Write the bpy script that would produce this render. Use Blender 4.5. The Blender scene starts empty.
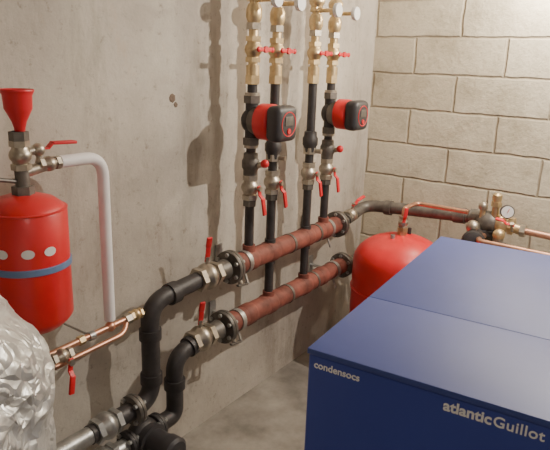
import bpy, bmesh, math, random
from mathutils import Matrix, Vector, noise
random.seed(3)
# ------------------------------------------------------------ camera
cam=bpy.data.objects.new("camera",bpy.data.cameras.new("camera"));bpy.context.collection.objects.link(cam)
cam.data.lens=37.96
cam.location=(0,-1.62,1.65)
cam.rotation_euler=(math.radians(74.406),math.radians(-1.93),math.radians(-54.591))
bpy.context.scene.camera=cam
# ------------------------------------------------------------ materials
def new(n):
    m=bpy.data.materials.new(n);m.use_nodes=True
    nt=m.node_tree;return m,nt,nt.nodes["Principled BSDF"]
def coord(nt,scale=(1,1,1)):
    g=nt.nodes.new("ShaderNodeNewGeometry");mp=nt.nodes.new("ShaderNodeMapping");mp.inputs[3].default_value=scale
    nt.links.new(g.outputs["Position"],mp.inputs[0]);return mp.outputs[0]
def noi(nt,vec,sc,det=5,rough=.6):
    n=nt.nodes.new("ShaderNodeTexNoise");n.inputs["Scale"].default_value=sc;n.inputs["Detail"].default_value=det;n.inputs["Roughness"].default_value=rough
    nt.links.new(vec,n.inputs["Vector"]);return n.outputs[0]
def ramp(nt,fac,stops):
    r=nt.nodes.new("ShaderNodeValToRGB");e=r.color_ramp.elements
    while len(e)<len(stops): e.new(.5)
    for i,(p,c) in enumerate(stops): e[i].position=p;e[i].color=(*c,1)
    nt.links.new(fac,r.inputs[0]);return r.outputs[0]
def bump(nt,b,h,s,d=.01):
    bp=nt.nodes.new("ShaderNodeBump");bp.inputs["Strength"].default_value=s;bp.inputs["Distance"].default_value=d
    nt.links.new(h,bp.inputs["Height"]);nt.links.new(bp.outputs[0],b.inputs["Normal"])
def mix(nt,f,a,b,mode='MULTIPLY'):
    m=nt.nodes.new("ShaderNodeMix");m.data_type='RGBA';m.blend_type=mode
    if isinstance(f,float): m.inputs[0].default_value=f
    else: nt.links.new(f,m.inputs[0])
    nt.links.new(a,m.inputs[6]);nt.links.new(b,m.inputs[7]);return m.outputs[2]
def simple(n,c,rough=.45,metal=0,var=.25,sc=25,bs=.15,coat=0):
    m,nt,b=new(n);v=coord(nt)
    f=noi(nt,v,sc,6)
    d=tuple(x*(1-var) for x in c);l=tuple(min(1,x*(1+var)) for x in c)
    nt.links.new(ramp(nt,f,[(.3,d),(.7,l)]),b.inputs["Base Color"])
    b.inputs["Roughness"].default_value=rough;b.inputs["Metallic"].default_value=metal
    b.inputs["Coat Weight"].default_value=coat
    if bs: bump(nt,b,noi(nt,v,sc*4,4),bs,.003)
    return m
# concrete
m,nt,b=new("cast_concrete");v=coord(nt)
c1=ramp(nt,noi(nt,v,1.7,8,.65),[(.3,(.37,.325,.285)),(.5,(.49,.445,.39)),(.68,(.585,.54,.475))])
c2=ramp(nt,noi(nt,coord(nt,(1,1,.5)),4.2,10,.74),[(.30,(.62,.59,.56)),(.44,(.97,.96,.95)),(.60,(1,1,1)),(.72,(1.0,.89,.78))])
c3=ramp(nt,noi(nt,v,26,5,.75),[(.30,(.62,.59,.56)),(.43,(1,1,1))])
c4=ramp(nt,noi(nt,coord(nt,(1.6,1,.35)),2.3,6,.7),[(.52,(1,1,1)),(.68,(.68,.66,.63))])
nt.links.new(mix(nt,1.0,mix(nt,1.0,mix(nt,1.0,c1,c2),c3),c4),b.inputs["Base Color"]);b.inputs["Roughness"].default_value=.85
bump(nt,b,noi(nt,v,14,10,.7),.4,.014);CONC=m
# block wall
m,nt,b=new("concrete_blockwork");g=nt.nodes.new("ShaderNodeNewGeometry");sp=nt.nodes.new("ShaderNodeSeparateXYZ");cb=nt.nodes.new("ShaderNodeCombineXYZ")
nt.links.new(g.outputs["Position"],sp.inputs[0]);nt.links.new(sp.outputs[1],cb.inputs[0]);nt.links.new(sp.outputs[2],cb.inputs[1])
v=coord(nt)
ds=nt.nodes.new("ShaderNodeMix");ds.data_type='VECTOR';ds.inputs[0].default_value=.014
nn=nt.nodes.new("ShaderNodeTexNoise");nn.inputs["Scale"].default_value=11;nt.links.new(v,nn.inputs["Vector"])
nt.links.new(cb.outputs[0],ds.inputs[4]);nt.links.new(nn.outputs[1],ds.inputs[5])
br=nt.nodes.new("ShaderNodeTexBrick");nt.links.new(ds.outputs[1],br.inputs["Vector"])
br.inputs["Scale"].default_value=1;br.inputs["Brick Width"].default_value=.5;br.inputs["Row Height"].default_value=.2
br.inputs["Mortar Size"].default_value=.010;br.inputs["Mortar Smooth"].default_value=.9
br.inputs["Color1"].default_value=(.52,.46,.35,1);br.inputs["Color2"].default_value=(.62,.56,.44,1);br.inputs["Mortar"].default_value=(.40,.34,.25,1)
sm=ramp(nt,noi(nt,v,5,9,.7),[(.3,(.66,.64,.60)),(.55,(1,1,1))])
pt=ramp(nt,noi(nt,v,60,3,.7),[(.25,(.7,.7,.7)),(.42,(1,1,1))])
nt.links.new(mix(nt,1.0,mix(nt,1.0,br.outputs[0],sm),pt),b.inputs["Base Color"]);b.inputs["Roughness"].default_value=.9
inv=nt.nodes.new("ShaderNodeMath");inv.operation='MULTIPLY_ADD';inv.inputs[1].default_value=-1.0
nt.links.new(br.outputs["Fac"],inv.inputs[0])
sn=nt.nodes.new("ShaderNodeMath");sn.operation='MULTIPLY';sn.inputs[1].default_value=.8;nt.links.new(noi(nt,v,28,8,.7),sn.inputs[0]);nt.links.new(sn.outputs[0],inv.inputs[2])
bump(nt,b,inv.outputs[0],.7,.012);BLOCK=m
FLOOR=simple("floor_concrete",(.27,.245,.215),.9,0,.4,5,.4)
CEIL=simple("ceiling_concrete",(.5,.47,.42),.9,0,.1,4,.2)
RED=simple("red_gloss_paint",(.70,.022,.027),.36,0,.1,8,0,.15)
REDH=simple("red_lever_plastic",(.68,.02,.03),.45,0,.1,8,0)
PRIM=simple("red_oxide_primer",(.20,.060,.044),.65,0,.55,12,.2)
BLK=simple("black_steel_pipe",(.05,.045,.046),.5,.2,.3,20,.2)
DRK=simple("grey_steel",(.16,.145,.13),.5,.5,.35,20,.2)
ZINC=simple("galvanised_steel",(.42,.42,.41),.4,.75,.25,25,.15)
BRASS=simple("brass",(.68,.52,.30),.36,.85,.2,30,.1)
NICK=simple("nickel_brass",(.46,.41,.34),.38,.85,.25,30,.1)
COP=simple("copper",(.62,.34,.23),.38,.85,.2,20,.1)
WHT=simple("white_pipe_insulation",(.80,.77,.78),.5,0,.05,12,.1)
LAB=simple("white_label",(.8,.79,.78),.5,0,.03,12,0)
BLUE=simple("blue_enamel",(.050,.078,.29),.5,0,.1,3,.03)
BLUEF=simple("dark_blue_enamel",(.042,.068,.34),.45,0,.06,3,.02)
BLUS=simple("blue_strap",(.16,.25,.45),.45,.2,.1,12,0)
BODY=simple("black_plastic",(.045,.042,.046),.45,0,.1,20,0)
HOLE=simple("rust_spot",(.17,.12,.09),.9,0,.3,40,.3)
GLOW=new("bulb_glass");GLOW[2].inputs["Emission Color"].default_value=(1,.9,.76,1);GLOW[2].inputs["Emission Strength"].default_value=12;GLOW=GLOW[0]
m,nt,b=new("aluminium_foil");v=coord(nt)
nt.links.new(ramp(nt,noi(nt,v,7,8,.7),[(.3,(.56,.56,.55)),(.7,(.84,.84,.82))]),b.inputs["Base Color"])
b.inputs["Metallic"].default_value=.6;b.inputs["Roughness"].default_value=.40
vo=nt.nodes.new("ShaderNodeTexVoronoi");vo.inputs["Scale"].default_value=30;vo.feature='DISTANCE_TO_EDGE'
dm=nt.nodes.new("ShaderNodeMix");dm.data_type='VECTOR';dm.inputs[0].default_value=.12
n3=nt.nodes.new("ShaderNodeTexNoise");n3.inputs["Scale"].default_value=9;nt.links.new(v,n3.inputs["Vector"])
nt.links.new(v,dm.inputs[4]);nt.links.new(n3.outputs[1],dm.inputs[5]);nt.links.new(dm.outputs[1],vo.inputs["Vector"])
bump(nt,b,vo.outputs[0],.45,.02);FOIL=m
# ------------------------------------------------------------ mesh builder
X=Vector((1,0,0));Y=Vector((0,1,0));Z=Vector((0,0,1))
class Bd:
    def __init__(s): s.bm=bmesh.new();s.mats=[]
    def mi(s,m):
        if m not in s.mats:s.mats.append(m)
        return s.mats.index(m)
    def lathe(s,o,ax,prof,m,seg=28):
        o=Vector(o);ax=Vector(ax).normalized();t=Z if abs(ax.z)<.9 else X
        e1=ax.cross(t).normalized();e2=ax.cross(e1);k=s.mi(m);rings=[]
        for h,r in prof:
            if r<=1e-6: rings.append([s.bm.verts.new(o+ax*h)])
            else: rings.append([s.bm.verts.new(o+ax*h+e1*(r*math.cos(2*math.pi*i/seg))+e2*(r*math.sin(2*math.pi*i/seg))) for i in range(seg)])
        for a,b_ in zip(rings,rings[1:]):
            for i in range(seg):
                j=(i+1)%seg
                if len(a)==1 and len(b_)==1: continue
                if len(a)==1:f=[a[0],b_[i],b_[j]]
                elif len(b_)==1:f=[a[i],b_[0],a[j]]
                else:f=[a[i],b_[i],b_[j],a[j]]
                s.bm.faces.new(f).material_index=k
        for rg in (rings[0],rings[-1]):
            if len(rg)>1: s.bm.faces.new(rg).material_index=k
    def cyl(s,a,b,r,m,r2=None,seg=24):
        a=Vector(a);b=Vector(b);L=(b-a).length;r2=r if r2 is None else r2
        s.lathe(a,b-a,[(0,r),(L,r2)],m,seg)
    def hexn(s,a,b,r,m): s.cyl(a,b,r,m,seg=6)
    def tube(s,pts,r,m,bend=.06,seg=20):
        pts=[Vector(p) for p in pts];path=[pts[0]]
        for i in range(1,len(pts)-1):
            p=pts[i];d0=(pts[i-1]-p);d1=(pts[i+1]-p)
            t=min(bend,d0.length*.49,d1.length*.49);a=p+d0.normalized()*t;c=p+d1.normalized()*t
            for k in range(9):
                q=k/8;path.append(a*(1-q)**2+p*2*q*(1-q)+c*q*q)
        path.append(pts[-1]);k=s.mi(m);rings=[];n=None
        for i,p in enumerate(path):
            tg=(path[min(i+1,len(path)-1)]-path[max(i-1,0)]).normalized()
            if n is None:
                t=Z if abs(tg.z)<.9 else X;n=tg.cross(t).normalized()
            else: n=(n-tg*n.dot(tg)).normalized()
            e=tg.cross(n)
            rings.append([s.bm.verts.new(p+n*(r*math.cos(2*math.pi*j/seg))+e*(r*math.sin(2*math.pi*j/seg))) for j in range(seg)])
        for a,b_ in zip(rings,rings[1:]):
            for i in range(seg):
                j=(i+1)%seg;s.bm.faces.new([a[i],b_[i],b_[j],a[j]]).material_index=k
        s.bm.faces.new(rings[0]).material_index=k;s.bm.faces.new(rings[-1]).material_index=k
    def box(s,c,size,m,rot=None,bev=0):
        k=s.mi(m);M=Matrix.Translation(Vector(c))
        if rot is not None: M=M@rot.to_4x4()
        M=M@Matrix.Diagonal((*size,1))
        tmp=bmesh.new();bmesh.ops.create_cube(tmp,size=1,matrix=M)
        if bev: bmesh.ops.bevel(tmp,geom=tmp.edges[:],offset=bev,segments=4,affect='EDGES',profile=.5)
        mp={}
        for v in tmp.verts: mp[v]=s.bm.verts.new(v.co)
        for f in tmp.faces: s.bm.faces.new([mp[v] for v in f.verts]).material_index=k
        tmp.free()
    def bar(s,a,b,w,t,m,up=Z,bev=.002):
        a=Vector(a);b=Vector(b);x=(b-a).normalized();y=Vector(up).cross(x)
        if y.length<.01:y=Y.cross(x)
        y.normalize();z=x.cross(y);R=Matrix((x,y,z)).transposed()
        s.box((a+b)/2,((b-a).length,w,t),m,R,bev)
    def sph(s,c,r,m,ax=Z,sq=1):
        s.lathe(c,ax,[(-r*sq*math.cos(math.pi*i/12),r*math.sin(math.pi*i/12)) for i in range(13)],m,20)
    def lever(s,p,stem,hd,L=.1,w=.016,m=None):
        p=Vector(p);stem=Vector(stem).normalized();hd=Vector(hd).normalized();m=m or REDH
        s.cyl(p,p+stem*.042,.008,NICK,seg=12);q=p+stem*.038
        s.hexn(q,q+stem*.01,.011,NICK)
        s.bar(q-hd*.012,q+hd*.03,w,.005,m,stem,.001)
        s.bar(q+hd*.028,q+hd*.042+stem*.014,w,.005,m,stem,.001)
        s.bar(q+hd*.04+stem*.014,q+hd*L+stem*.014,w*1.15,.009,m,stem,.003)
    def butter(s,p,stem,hd,L=.035):
        p=Vector(p);stem=Vector(stem).normalized();hd=Vector(hd).normalized()
        s.cyl(p,p+stem*.045,.008,NICK,seg=12);q=p+stem*.042
        s.cyl(q-stem*.004,q+stem*.006,.013,REDH,seg=14)
        for g in (-1,1):
            s.bar(q,q+hd*g*L,.016,.007,REDH,stem,.002);s.sph(q+hd*g*L,.011,REDH,stem,.6)
    def valve(s,c,ax,r,L,m):
        c=Vector(c);ax=Vector(ax).normalized();h=L/2
        s.hexn(c-ax*h,c-ax*(h*.6),r*1.35,m);s.hexn(c+ax*(h*.6),c+ax*h,r*1.35,m)
        s.lathe(c,ax,[(-h*.6,r*1.05),(-h*.4,r*1.15),(-h*.25,r*1.4),(0,r*1.5),(h*.25,r*1.4),(h*.4,r*1.15),(h*.6,r*1.05)],m,24)
    def flange(s,c,ax,r,t,m,n=6):
        c=Vector(c);ax=Vector(ax).normalized()
        s.lathe(c-ax*t/2,ax,[(0,r*.97),(t*.1,r),(t*.45,r),(t*.46,r*.93),(t*.54,r*.93),(t*.55,r),(t*.9,r),(t,r*.97)],m,32)
        e1=ax.cross(Z).normalized() if abs(ax.z)<.9 else X;e2=ax.cross(e1)
        for i in range(n):
            a=2*math.pi*(i+.5)/n;d=(e1*math.cos(a)+e2*math.sin(a))*r*.8
            s.hexn(c+d-ax*(t/2+.01),c+d+ax*(t/2+.01),.009,ZINC)
    def done(s,name,ang=35,parent=None):
        bmesh.ops.recalc_face_normals(s.bm,faces=s.bm.faces[:])
        me=bpy.data.meshes.new(name);s.bm.to_mesh(me);s.bm.free()
        for m in s.mats: me.materials.append(m)
        me.polygons.foreach_set("use_smooth",[ang>0]*len(me.polygons))
        if ang>0: me.set_sharp_from_angle(angle=math.radians(ang))
        o=bpy.data.objects.new(name,me);bpy.context.collection.objects.link(o)
        if parent: o.parent=parent
        return o
def empty(n,loc=(0,0,0)):
    e=bpy.data.objects.new(n,None);e.location=loc;bpy.context.collection.objects.link(e);return e
# ------------------------------------------------------------ room
def slab(n,a,c,m,extra=None):
    b=Bd();a=Vector(a);c=Vector(c);b.box((a+c)/2,c-a,m)
    if extra: extra(b)
    return b.done(n)
def knot(b):
    b.lathe((1.61,0.002,1.51),(-.1,-1,.05),[(0,.021),(.003,.016),(.0045,.010),(.003,.005),(.003,0)],HOLE,7)
    b.lathe((1.632,0.002,1.485),(.1,-1,.1),[(0,.014),(.003,.010),(.003,0)],HOLE,6)
slab("wall_left",(-1.9,0,0),(3.3,.2,2.6),CONC,knot)
slab("wall_right",(3.3,-3.6,0),(3.5,.2,2.6),BLOCK)
slab("wall_back",(-2.1,-3.6,0),(-1.9,.2,2.6),CONC)
slab("wall_front",(-2.1,-3.8,0),(3.5,-3.6,2.6),CONC)
slab("floor",(-2.1,-3.8,-.15),(3.5,.2,0),FLOOR)
slab("ceiling",(-2.1,-3.8,2.6),(3.5,.2,2.75),CEIL)
# ------------------------------------------------------------ boiler
bo=empty("gas_boiler",(.935,-1.074,0));W=.74;D=.955;H=1.1
b=Bd()
b.box((D/2+.01,-W/2,.04),(D-.08,W-.08,.08),BODY)
b.box((D/2+.004,-W/2,.08+(H-.095)/2),(D-.012,W-.010,H-.095),BLUE,None,.005)
b.done("casing",parent=bo)
b=Bd();b.box((-.004,-W/2,.09+.4985),(.03,W,.997),BLUEF,None,.006);b.done("front_door_panel",parent=bo)
b=Bd()
b.box((.1402,-W/2,H-.006),(.3268,W+.002,.012),BLUE,None,.0012)
b.box((.3045+(D-.3045)/2,-W/2,H-.006),(D-.3055,W+.002,.012),BLUE,None,.0012)
b.done("top_cover",parent=bo)
def text(n,t,size,loc,parent,m,bold=0.0):
    cu=bpy.data.curves.new(n,'FONT');cu.body=t;cu.size=size;cu.extrude=.0006;cu.offset=bold
    cu.materials.append(m);o=bpy.data.objects.new(n,cu);bpy.context.collection.objects.link(o)
    o.parent=parent;o.location=loc;o.rotation_euler=(math.pi/2,0,-math.pi/2);return o
text("model_lettering","condensocs",.021,(-.0198,-.014,1.060),bo,LAB,.0004)
text("maker_lettering","atlantic",.029,(-.0198,-.276,1.058),bo,LAB,.0008)
t2=text("maker_lettering_2","Guillot",.028,(-.0198,-.362,1.058),bo,LAB,.0004);t2.data.space_character=1.06
bo.rotation_euler=(0,0,math.radians(4.5))
# ------------------------------------------------------------ headers
man=empty("heating_manifold",(0,0,0))
def header(name,x0,x1,z,right):
    b=Bd();y=-.15
    b.cyl((x0,y,z),(x1,y,z),.046,PRIM)
    for xx in (x0+.01,x1-.01): b.flange((xx,y,z),X,.072,.034,DRK)
    b.lathe((x0-.12,y,z),X,[(0,.037),(.06,.037),(.095,.044)],DRK)
    for xx in (x0+.10,x1-.12):
        b.cyl((xx-.012,y,z),(xx+.012,y,z),.051,ZINC)
        b.cyl((xx,y,z),(xx,-.012,z),.008,ZINC,seg=10)
        b.box((xx,-.008,z),(.04,.008,.10),ZINC)
        b.bar((xx,y-.01,z-.05),(xx,y-.03,z-.10),.012,.008,ZINC,Y)
    b.valve((x0-.135,y,z),X,.037,.12,NICK)
    b.lever((x0-.135,y,z+.035),Z,(-.1,-.25,1),.085,.02)
    b.cyl((x0+.06,y,z-.045),(x0+.06,y-.02,z-.085),.012,NICK,seg=12)
    b.bar((x0+.03,y-.025,z-.085),(x0+.10,y-.025,z-.095),.014,.008,DRK)
    for xx in (1.915,2.075,2.38,2.55):
        b.lathe((xx,y,z),X,[(-.03,.0465),(-.02,.050),(.02,.050),(.03,.0465)],PRIM)
    for xx in (2.23,2.47): b.cyl((xx-.008,y,z),(xx+.008,y,z),.0485,DRK)
    return b
b=header("h",1.78,2.71,.815,0);y=-.15
for xx in (1.915,2.55): b.cyl((xx,y,.85),(xx,y,.885),.028,PRIM)
for xx in (2.075,2.38):
    b.cyl((xx,y,.855),(xx,y,.875),.026,BLK);b.cyl((xx,y,.755),(xx,y,.775),.026,BLK)
b.tube([(1.60,y,.815),(1.335,y,.80),(1.335,y,.41),(1.05,y,.41)],.034,BLK,.085)
b.cyl((1.335,y,.70),(1.335,y,.66),.041,BLK);b.cyl((1.335,y,.52),(1.335,y,.48),.041,BLK)
b.cyl((1.43,y,.803),(1.47,y,.805),.042,BLK)
b.tube([(1.26,y,.41),(.70,y,.41)],.031,ZINC)
b.flange((1.245,y,.41),X,.058,.03,DRK,4)
b.valve((1.12,y,.41),X,.034,.1,ZINC)
b.lathe((2.73,y,.815),X,[(0,.045),(.05,.03),(.08,.024)],DRK)
b.valve((2.86,y,.835),X,.026,.11,NICK);b.lever((2.86,y,.86),(0,-.3,1),(1,0,.15),.12)
b.tube([(2.80,y,.82),(3.03,y,.865),(3.03,-.76,.903)],.034,DRK,.09)
b.cyl((3.03,-.28,.872),(3.03,-.32,.874),.042,DRK);b.cyl((3.03,-.68,.899),(3.03,-.74,.902),.042,DRK)
b.done("supply_header",parent=man)
b=header("h",1.74,2.80,.555,0)
for xx in (2.075,2.38): b.cyl((xx,y,.59),(xx,y,.62),.028,PRIM)
b.tube([(1.60,y,.555),(1.455,y,.535),(1.455,y,.28),(1.37,y,.28)],.034,BLK,.075)
b.cyl((1.455,y,.44),(1.455,y,.40),.042,BLK);b.cyl((1.53,y,.545),(1.56,y,.55),.042,BLK)
b.lathe((2.815,y,.555),X,[(0,.045),(.05,.042),(.07,.03),(.08,0)],NICK)
b.tube([(2.86,y,.555),(3.03,y,.555),(3.03,-.25,.555),(3.03,-.25,.05)],.025,DRK,.06)
b.tube([(1.20,y,.28),(.70,y,.28)],.031,ZINC)
b.valve((1.10,y,.28),X,.034,.1,ZINC)
b.done("return_header",parent=man)
# circulator on lower left return
b=Bd();c=Vector((1.285,-.15,.28))
b.sph(c,.068,BLK,Y,.8);b.flange(c-X*.07,X,.052,.026,BLK,4);b.flange(c+X*.07,X,.052,.026,BLK,4)
b.lathe(c,-Y,[(.03,.06),(.06,.064),(.062,.05),(.12,.05),(.13,.056),(.17,.056),(.18,.045),(.18,0)],BODY)
b.cyl(c-Y*.181,c-Y*.186,.014,ZINC);b.done("circulation_pump")
# ------------------------------------------------------------ risers
def pump(x,z):
    b=Bd();c=Vector((x,-.15,z))
    b.cyl(c-Z*.075,c+Z*.075,.027,BLK);b.sph(c,.052,BLK,Y,.75)
    for g in (-1,1):
        b.hexn(c+Z*g*.07,c+Z*g*.10,.036,DRK);b.cyl(c+Z*g*.10,c+Z*g*.112,.03,NICK)
    b.lathe(c,-Y,[(.01,.05),(.03,.058),(.05,.062),(.052,.068),(.058,.068)],DRK)
    b.lathe(c,-Y,[(.052,.066),(.056,.073),(.108,.073),(.116,.068),(.12,.060)],RED,36)
    b.box(c+Vector((0,-.150,0)),(.138,.072,.142),BODY,None,.026)
    b.lathe(c,-Y,[(.180,.050),(.187,.049),(.187,.046),(.185,.044)],REDH,32)
    b.box(c+Vector((0,-.187,.012)),(.055,.004,.035),DRK,None,.001)
    b.lathe(c+Vector((0,-.185,-.028)),-Y,[(0,.012),(.005,.011),(.005,0)],REDH)
    b.done("circulation_pump")
def riser(x,zb,kind,k):
    b=Bd();y=-.15;r=.0205
    if kind:
        b.cyl((x,y,zb),(x,y,1.308),r,BLK);b.cyl((x,y,1.532),(x,y,1.60),r,BLK)
    else: b.cyl((x,y,zb),(x,y,1.60),r,BLK)
    b.cyl((x,y,1.95),(x,y,2.59),r,WHT if k%2==0 else NICK)
    b.cyl((x,y,1.58),(x,y,1.97),.019,BRASS)
    b.hexn((x,y,1.565),(x,y,1.60),.031,BRASS);b.cyl((x,y,1.60),(x,y,1.64),.027,BRASS)
    b.valve((x,y,1.70),Z,.024,.10,BRASS);b.butter((x,y-.02,1.70),-Y,X,.045)
    b.hexn((x,y,1.775),(x,y,1.80),.031,NICK);b.lathe((x,y,1.80),Z,[(0,.024),(.02,.032),(.05,.032),(.07,.024)],BRASS)
    b.valve((x,y,1.925),Z,.024,.09,BRASS)
    b.cyl((x,y-.02,1.885),(x,y-.10,1.885),.009,BRASS,seg=12)
    b.lathe((x,y-.10,1.885),-Y,[(0,.030),(.014,.031),(.018,.029),(.018,.0)],LAB)
    zt=1.265 if kind else 1.32
    b.lathe((x,y,zt-.03),Z,[(-.05,.022),(-.045,.03),(-.02,.031),(-.01,.037),(.02,.037),(.03,.031),(.05,.03),(.055,.022)],DRK if kind else BLK)
    if kind:
        b.cyl((x,y,zt-.04),(x+.01,y-.06,zt-.02),.012,NICK,seg=12);b.sph((x+.01,y-.066,zt-.018),.018,REDH)
    else:
        b.hexn((x,y,1.235),(x,y,1.265),.034,NICK)
        b.cyl((x,y,1.25),(x+.01,y-.06,1.25),.011,NICK,seg=12)
    b.valve((x,y,1.14),Z,.026,.105,NICK)
    b.lever((x,y-.01,1.14),-Y,(.12,-.08,-1) if kind else (.25,0,-1),.115,.018)
    b.hexn((x,y,1.06),(x,y,1.085),.030,DRK)
    b.done("riser_pipe",parent=man)
riser(1.915,.86,1,0);riser(2.075,.60,0,1);riser(2.38,.60,0,0);riser(2.55,.86,1,1)
pump(1.915,1.42);pump(2.55,1.42)
# ------------------------------------------------------------ left small expansion vessel
b=Bd();x,y=.885,-.15;r=.112
b.lathe((x,y,.87),Z,[(0,.02),(.003,.045),(.014,.08),(.032,.100),(.05,r),(.36,r),(.378,.100),(.394,.08),(.405,.045),(.408,.02)],RED,48)
b.lathe((x,y,1.07),Z,[(-.0,r+.001),(.002,r+.004),(.018,r+.004),(.02,r+.001)],BLUS,48)
b.box((x,-.025,1.08),(.09,.034,.04),BLUS);b.box((x+.0,-.008,1.08),(.16,.008,.05),ZINC)
b.lathe((x,y,1.235),Z,[(0,r),(.001,r+.0015),(.004,r+.0015),(.005,r)],RED,48)
k=b.mi(LAB)
for th,ww in ((-92,.017),(-122,.017),(-156,.016)):
    a0=math.radians(th);ring=[]
    for i in range(20):
        t=2*math.pi*i/20;a=a0+math.cos(t)*ww/r;zz=1.135+math.sin(t)*.013
        ring.append(b.bm.verts.new((x+(r+.0015)*math.cos(a),y+(r+.0015)*math.sin(a),zz)))
    cc=b.bm.verts.new((x+(r+.0015)*math.cos(a0),y+(r+.0015)*math.sin(a0),1.135))
    for i in range(20): b.bm.faces.new((cc,ring[i],ring[(i+1)%20])).material_index=k
b.hexn((x,y,1.275),(x,y,1.30),.03,DRK);b.cyl((x,y,1.29),(x,y,1.45),.019,DRK)
b.valve((x,y,1.385),Z,.02,.08,NICK);b.hexn((x,y,1.425),(x,y,1.45),.026,DRK)
b.cyl((x,y,1.335),(x+.09,y,1.35),.015,NICK);b.valve((x+.085,y,1.352),X,.015,.065,NICK)
b.cyl((x,y,1.39),(x+.05,y,1.395),.011,NICK)
b.sph((x+.055,y,1.395),.019,NICK);b.lever((x+.055,y,1.360),Z,(1,-.1,-.03),.115,.022)
b.tube([(x,y,1.31),(x-.06,y,1.325),(x-.10,y,1.33),(x-.3,y,1.33)],.006,DRK,.03,10)
b.lathe((x+.005,y,1.445),Z,[(0,.013),(.015,.015),(.03,.019),(.055,.031),(.065,.036),(.10,.038),(.112,.044),(.116,.043),(.11,.036),(.065,.031),(.03,.012)],REDH,32)
b.done("expansion_vessel")
b=Bd()
b.tube([(x+.12,y,1.353),(1.157,y,1.353),(1.157,y,.80)],.0185,WHT,.065)
b.cyl((1.157,y,.80),(1.157,y,.795),.011,COP,seg=14)
b.done("insulated_pipe")
b=Bd()
b.tube([(.92,y,.765),(1.295,y,.78)],.011,COP)
b.tube([(.92,y-.03,.735),(1.19,y-.03,.745),(1.23,y,.775)],.009,COP,.03)
b.sph((1.157,y,.775),.018,COP);b.hexn((1.22,y,.776),(1.245,y,.777),.019,NICK);b.valve((1.27,y,.779),X,.014,.05,BRASS)
b.hexn((1.03,y,.769),(1.05,y,.77),.016,BRASS)
b.valve((.955,y-.015,.752),X,.017,.07,NICK);b.lever((.955,y-.025,.75),-Y,(-.15,0,-1),.10,.016)
b.tube([(.93,y,.765),(.87,y,.765),(.85,y,.80),(.85,y,.86)],.011,COP,.03)
b.cyl((1.08,y,.77),(1.08,-.006,.77),.004,ZINC,seg=8);b.cyl((1.07,y,.77),(1.09,y,.77),.015,ZINC)
b.done("copper_pipe")
# ------------------------------------------------------------ foil wrapped cylinder
b=Bd();prof=[]
R0=.315;Ht=1.30;fx,fy=.335,-.50
for i in range(110): prof.append((Ht*.78*i/109,R0))
for i in range(1,61):
    a=math.pi/2*i/60;prof.append((Ht*.78+Ht*.22*math.sin(a),max(R0*math.cos(a),0)))
b.lathe((fx,fy,0),Z,prof,FOIL,240)
for v in b.bm.verts:
    p=v.co;d=Vector((p.x-fx,p.y-fy,max(0,p.z-1.02)*1.3))
    if d.length<1e-4:d=Z.copy()
    d.normalize()
    q=p+Vector((noise.noise(p*4),noise.noise(p*4+Vector((9,0,0))),noise.noise(p*4+Vector((0,7,0)))))*.12
    n=(1-abs(noise.noise(q*5))*3)*.012
    c1=noise.voronoi(q*20)[0];n+=(c1[1]-c1[0])*-.010+(c1[0])*.012
    if p.z>.02: v.co+=d*(n-.012)
b.done("foil_insulated_tank",24)
# ------------------------------------------------------------ floor expansion tank
b=Bd();cx,cy=2.77,-.50;rr=.243
pf=[(0,.05)]
pf+=[(.13-.13*math.cos(math.pi/2*i/8),max(.05,rr*math.sin(math.pi/2*i/8))) for i in range(1,9)]
pf+=[(.30,rr),(.302,rr+.006),(.318,rr+.006),(.32,rr)]
pf+=[(.46+.15*math.sin(math.pi/2*i/10),max(.03,rr*math.cos(math.pi/2*i/10))) for i in range(0,11)]
b.lathe((cx,cy,.20),Z,pf,RED,56)
for i in range(3):
    a=math.radians(100+120*i);p=Vector((cx+.17*math.cos(a),cy+.17*math.sin(a),0))
    b.bar(p+Z*.002,p+Z*.30,.03,.008,RED,(math.cos(a),math.sin(a),0));b.box(p+Z*.004,(.05,.05,.008),RED)
b.cyl((cx,cy,.80),(cx,cy,.84),.024,BRASS);b.hexn((cx,cy,.83),(cx,cy,.85),.028,BRASS)
b.valve((cx,cy,.875),Z,.018,.07,NICK);b.lever((cx,cy,.875),(-1,-.5,0),(.1,-.05,1),.09)
b.tube([(cx,cy,.90),(cx,cy,.95),(2.93,cy,.95),(2.93,-.78,.95)],.012,COP,.04)
b.cyl((cx+.05,cy-.02,.79),(cx+.05,cy-.02,.84),.01,BLK,seg=12)
b.cyl((cx-.07,cy+.02,.79),(cx-.07,cy+.02,.82),.012,ZINC,seg=12)
b.done("floor_expansion_tank")
# ------------------------------------------------------------ safety group behind boiler
b=Bd();x=3.0
b.cyl((x+.03,-.765,.905),(x+.03,-.90,.905),.044,DRK)
b.sph((x,-.87,.90),.06,DRK,Y,1.1)
b.lathe((x,-.87,.70),Z,[(0,.05),(.12,.05),(.14,.065),(.16,.065),(.17,.045),(.24,.04)],BLK)
b.cyl((x,-.87,0),(x,-.87,.72),.034,BLK)
b.valve((x,-.93,.90),Y,.034,.13,BRASS)
b.cyl((x-.02,-.90,.90),(x-.02,-.90,1.02),.018,BRASS);b.hexn((x-.02,-.90,.99),(x-.02,-.90,1.015),.026,BRASS)
b.lathe((x-.02,-.90,1.01),Z,[(0,.02),(.02,.024),(.04,.024),(.05,.012)],BRASS)
b.cyl((x-.03,-.84,.92),(x-.03,-.84,.975),.014,BRASS);b.sph((x-.03,-.84,.985),.024,NICK)
b.cyl((x-.01,-.955,.90),(x-.01,-.955,.945),.009,BRASS,seg=12)
b.lathe((x-.02,-.955,.975),(-1,-.35,.1),[(0,.034),(.016,.035),(.022,.033),(.022,0)],DRK)
b.lathe((x-.042,-.963,.977),(-1,-.35,.1),[(0,.029),(.002,.029),(.002,0)],LAB)
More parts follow.
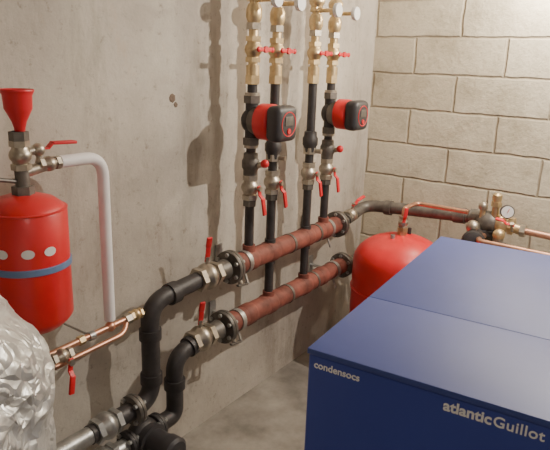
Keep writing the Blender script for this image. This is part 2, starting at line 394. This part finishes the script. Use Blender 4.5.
b.bar((x-.047,-.965,.975),(x-.047,-.972,.995),.004,.002,REDH)
b.cyl((x-.02,-.97,.90),(x-.02,-1.04,.89),.024,BRASS);b.hexn((x-.02,-1.03,.89),(x-.02,-1.055,.89),.032,NICK)
b.lever((x-.06,-1.0,.89),(-.5,0,1),(0,1,.1),.08)
b.tube([(x-.02,-1.05,.89),(x-.02,-1.30,.88),(x-.02,-1.30,.3)],.016,COP,.04)
b.tube([(x-.05,-.87,.84),(x-.18,-.87,.84),(x-.18,-1.25,.835),(x-.18,-1.25,.3)],.014,COP,.04)
b.cyl((x,-.80,.84),(x-.08,-.84,.84),.034,DRK)
b.sph((x-.06,-.81,.875),.036,NICK);b.lathe((x-.10,-.83,.82),(-1,-.3,0),[(0,.05),(.03,.058),(.05,.052),(.06,.03),(.06,0)],BLK)
b.cyl((x-.12,-.93,.80),(x-.12,-.99,.80),.04,DRK);b.cyl((x-.03,-.87,.8),(x-.14,-.96,.8),.018,BRASS)
b.sph((x-.10,-.95,.87),.03,BRASS);b.hexn((x-.10,-.95,.80),(x-.10,-.95,.86),.026,NICK)
b.done("boiler_safety_group")
# ------------------------------------------------------------ lamps
def lamp(n,loc,e,col,rad):
    b=Bd();c=Vector(loc)
    b.cyl((c.x,c.y,2.6),(c.x,c.y,c.z+.06),.006,BODY,seg=8)
    b.lathe((c.x,c.y,c.z+.03),Z,[(0,.018),(.03,.02),(.05,.012)],BODY)
    b.sph(c,.032,GLOW)
    o=b.done(n)
    l=bpy.data.lights.new("bulb_light","POINT");l.energy=e;l.color=col;l.shadow_soft_size=rad
    lo=bpy.data.objects.new("bulb_light",l);lo.location=(c.x,c.y,c.z-.06);bpy.context.collection.objects.link(lo)
    lo.parent=o
lamp("added_fill_bulb",(2.48,-1.60,2.22),108,(1,.92,.81),.006)
lamp("added_fill_bulb",(3.10,-.96,2.20),30,(1,.89,.72),.02)
lamp("added_fill_bulb",(-.3,-2.4,2.3),18,(1,.93,.86),.3)  # added soft fill behind the camera, lifts the room's shadows; no known bulb here
w=bpy.data.worlds.new("w");bpy.context.scene.world=w;w.use_nodes=True
w.node_tree.nodes["Background"].inputs[0].default_value=(.5,.5,.5,1);w.node_tree.nodes["Background"].inputs[1].default_value=.1
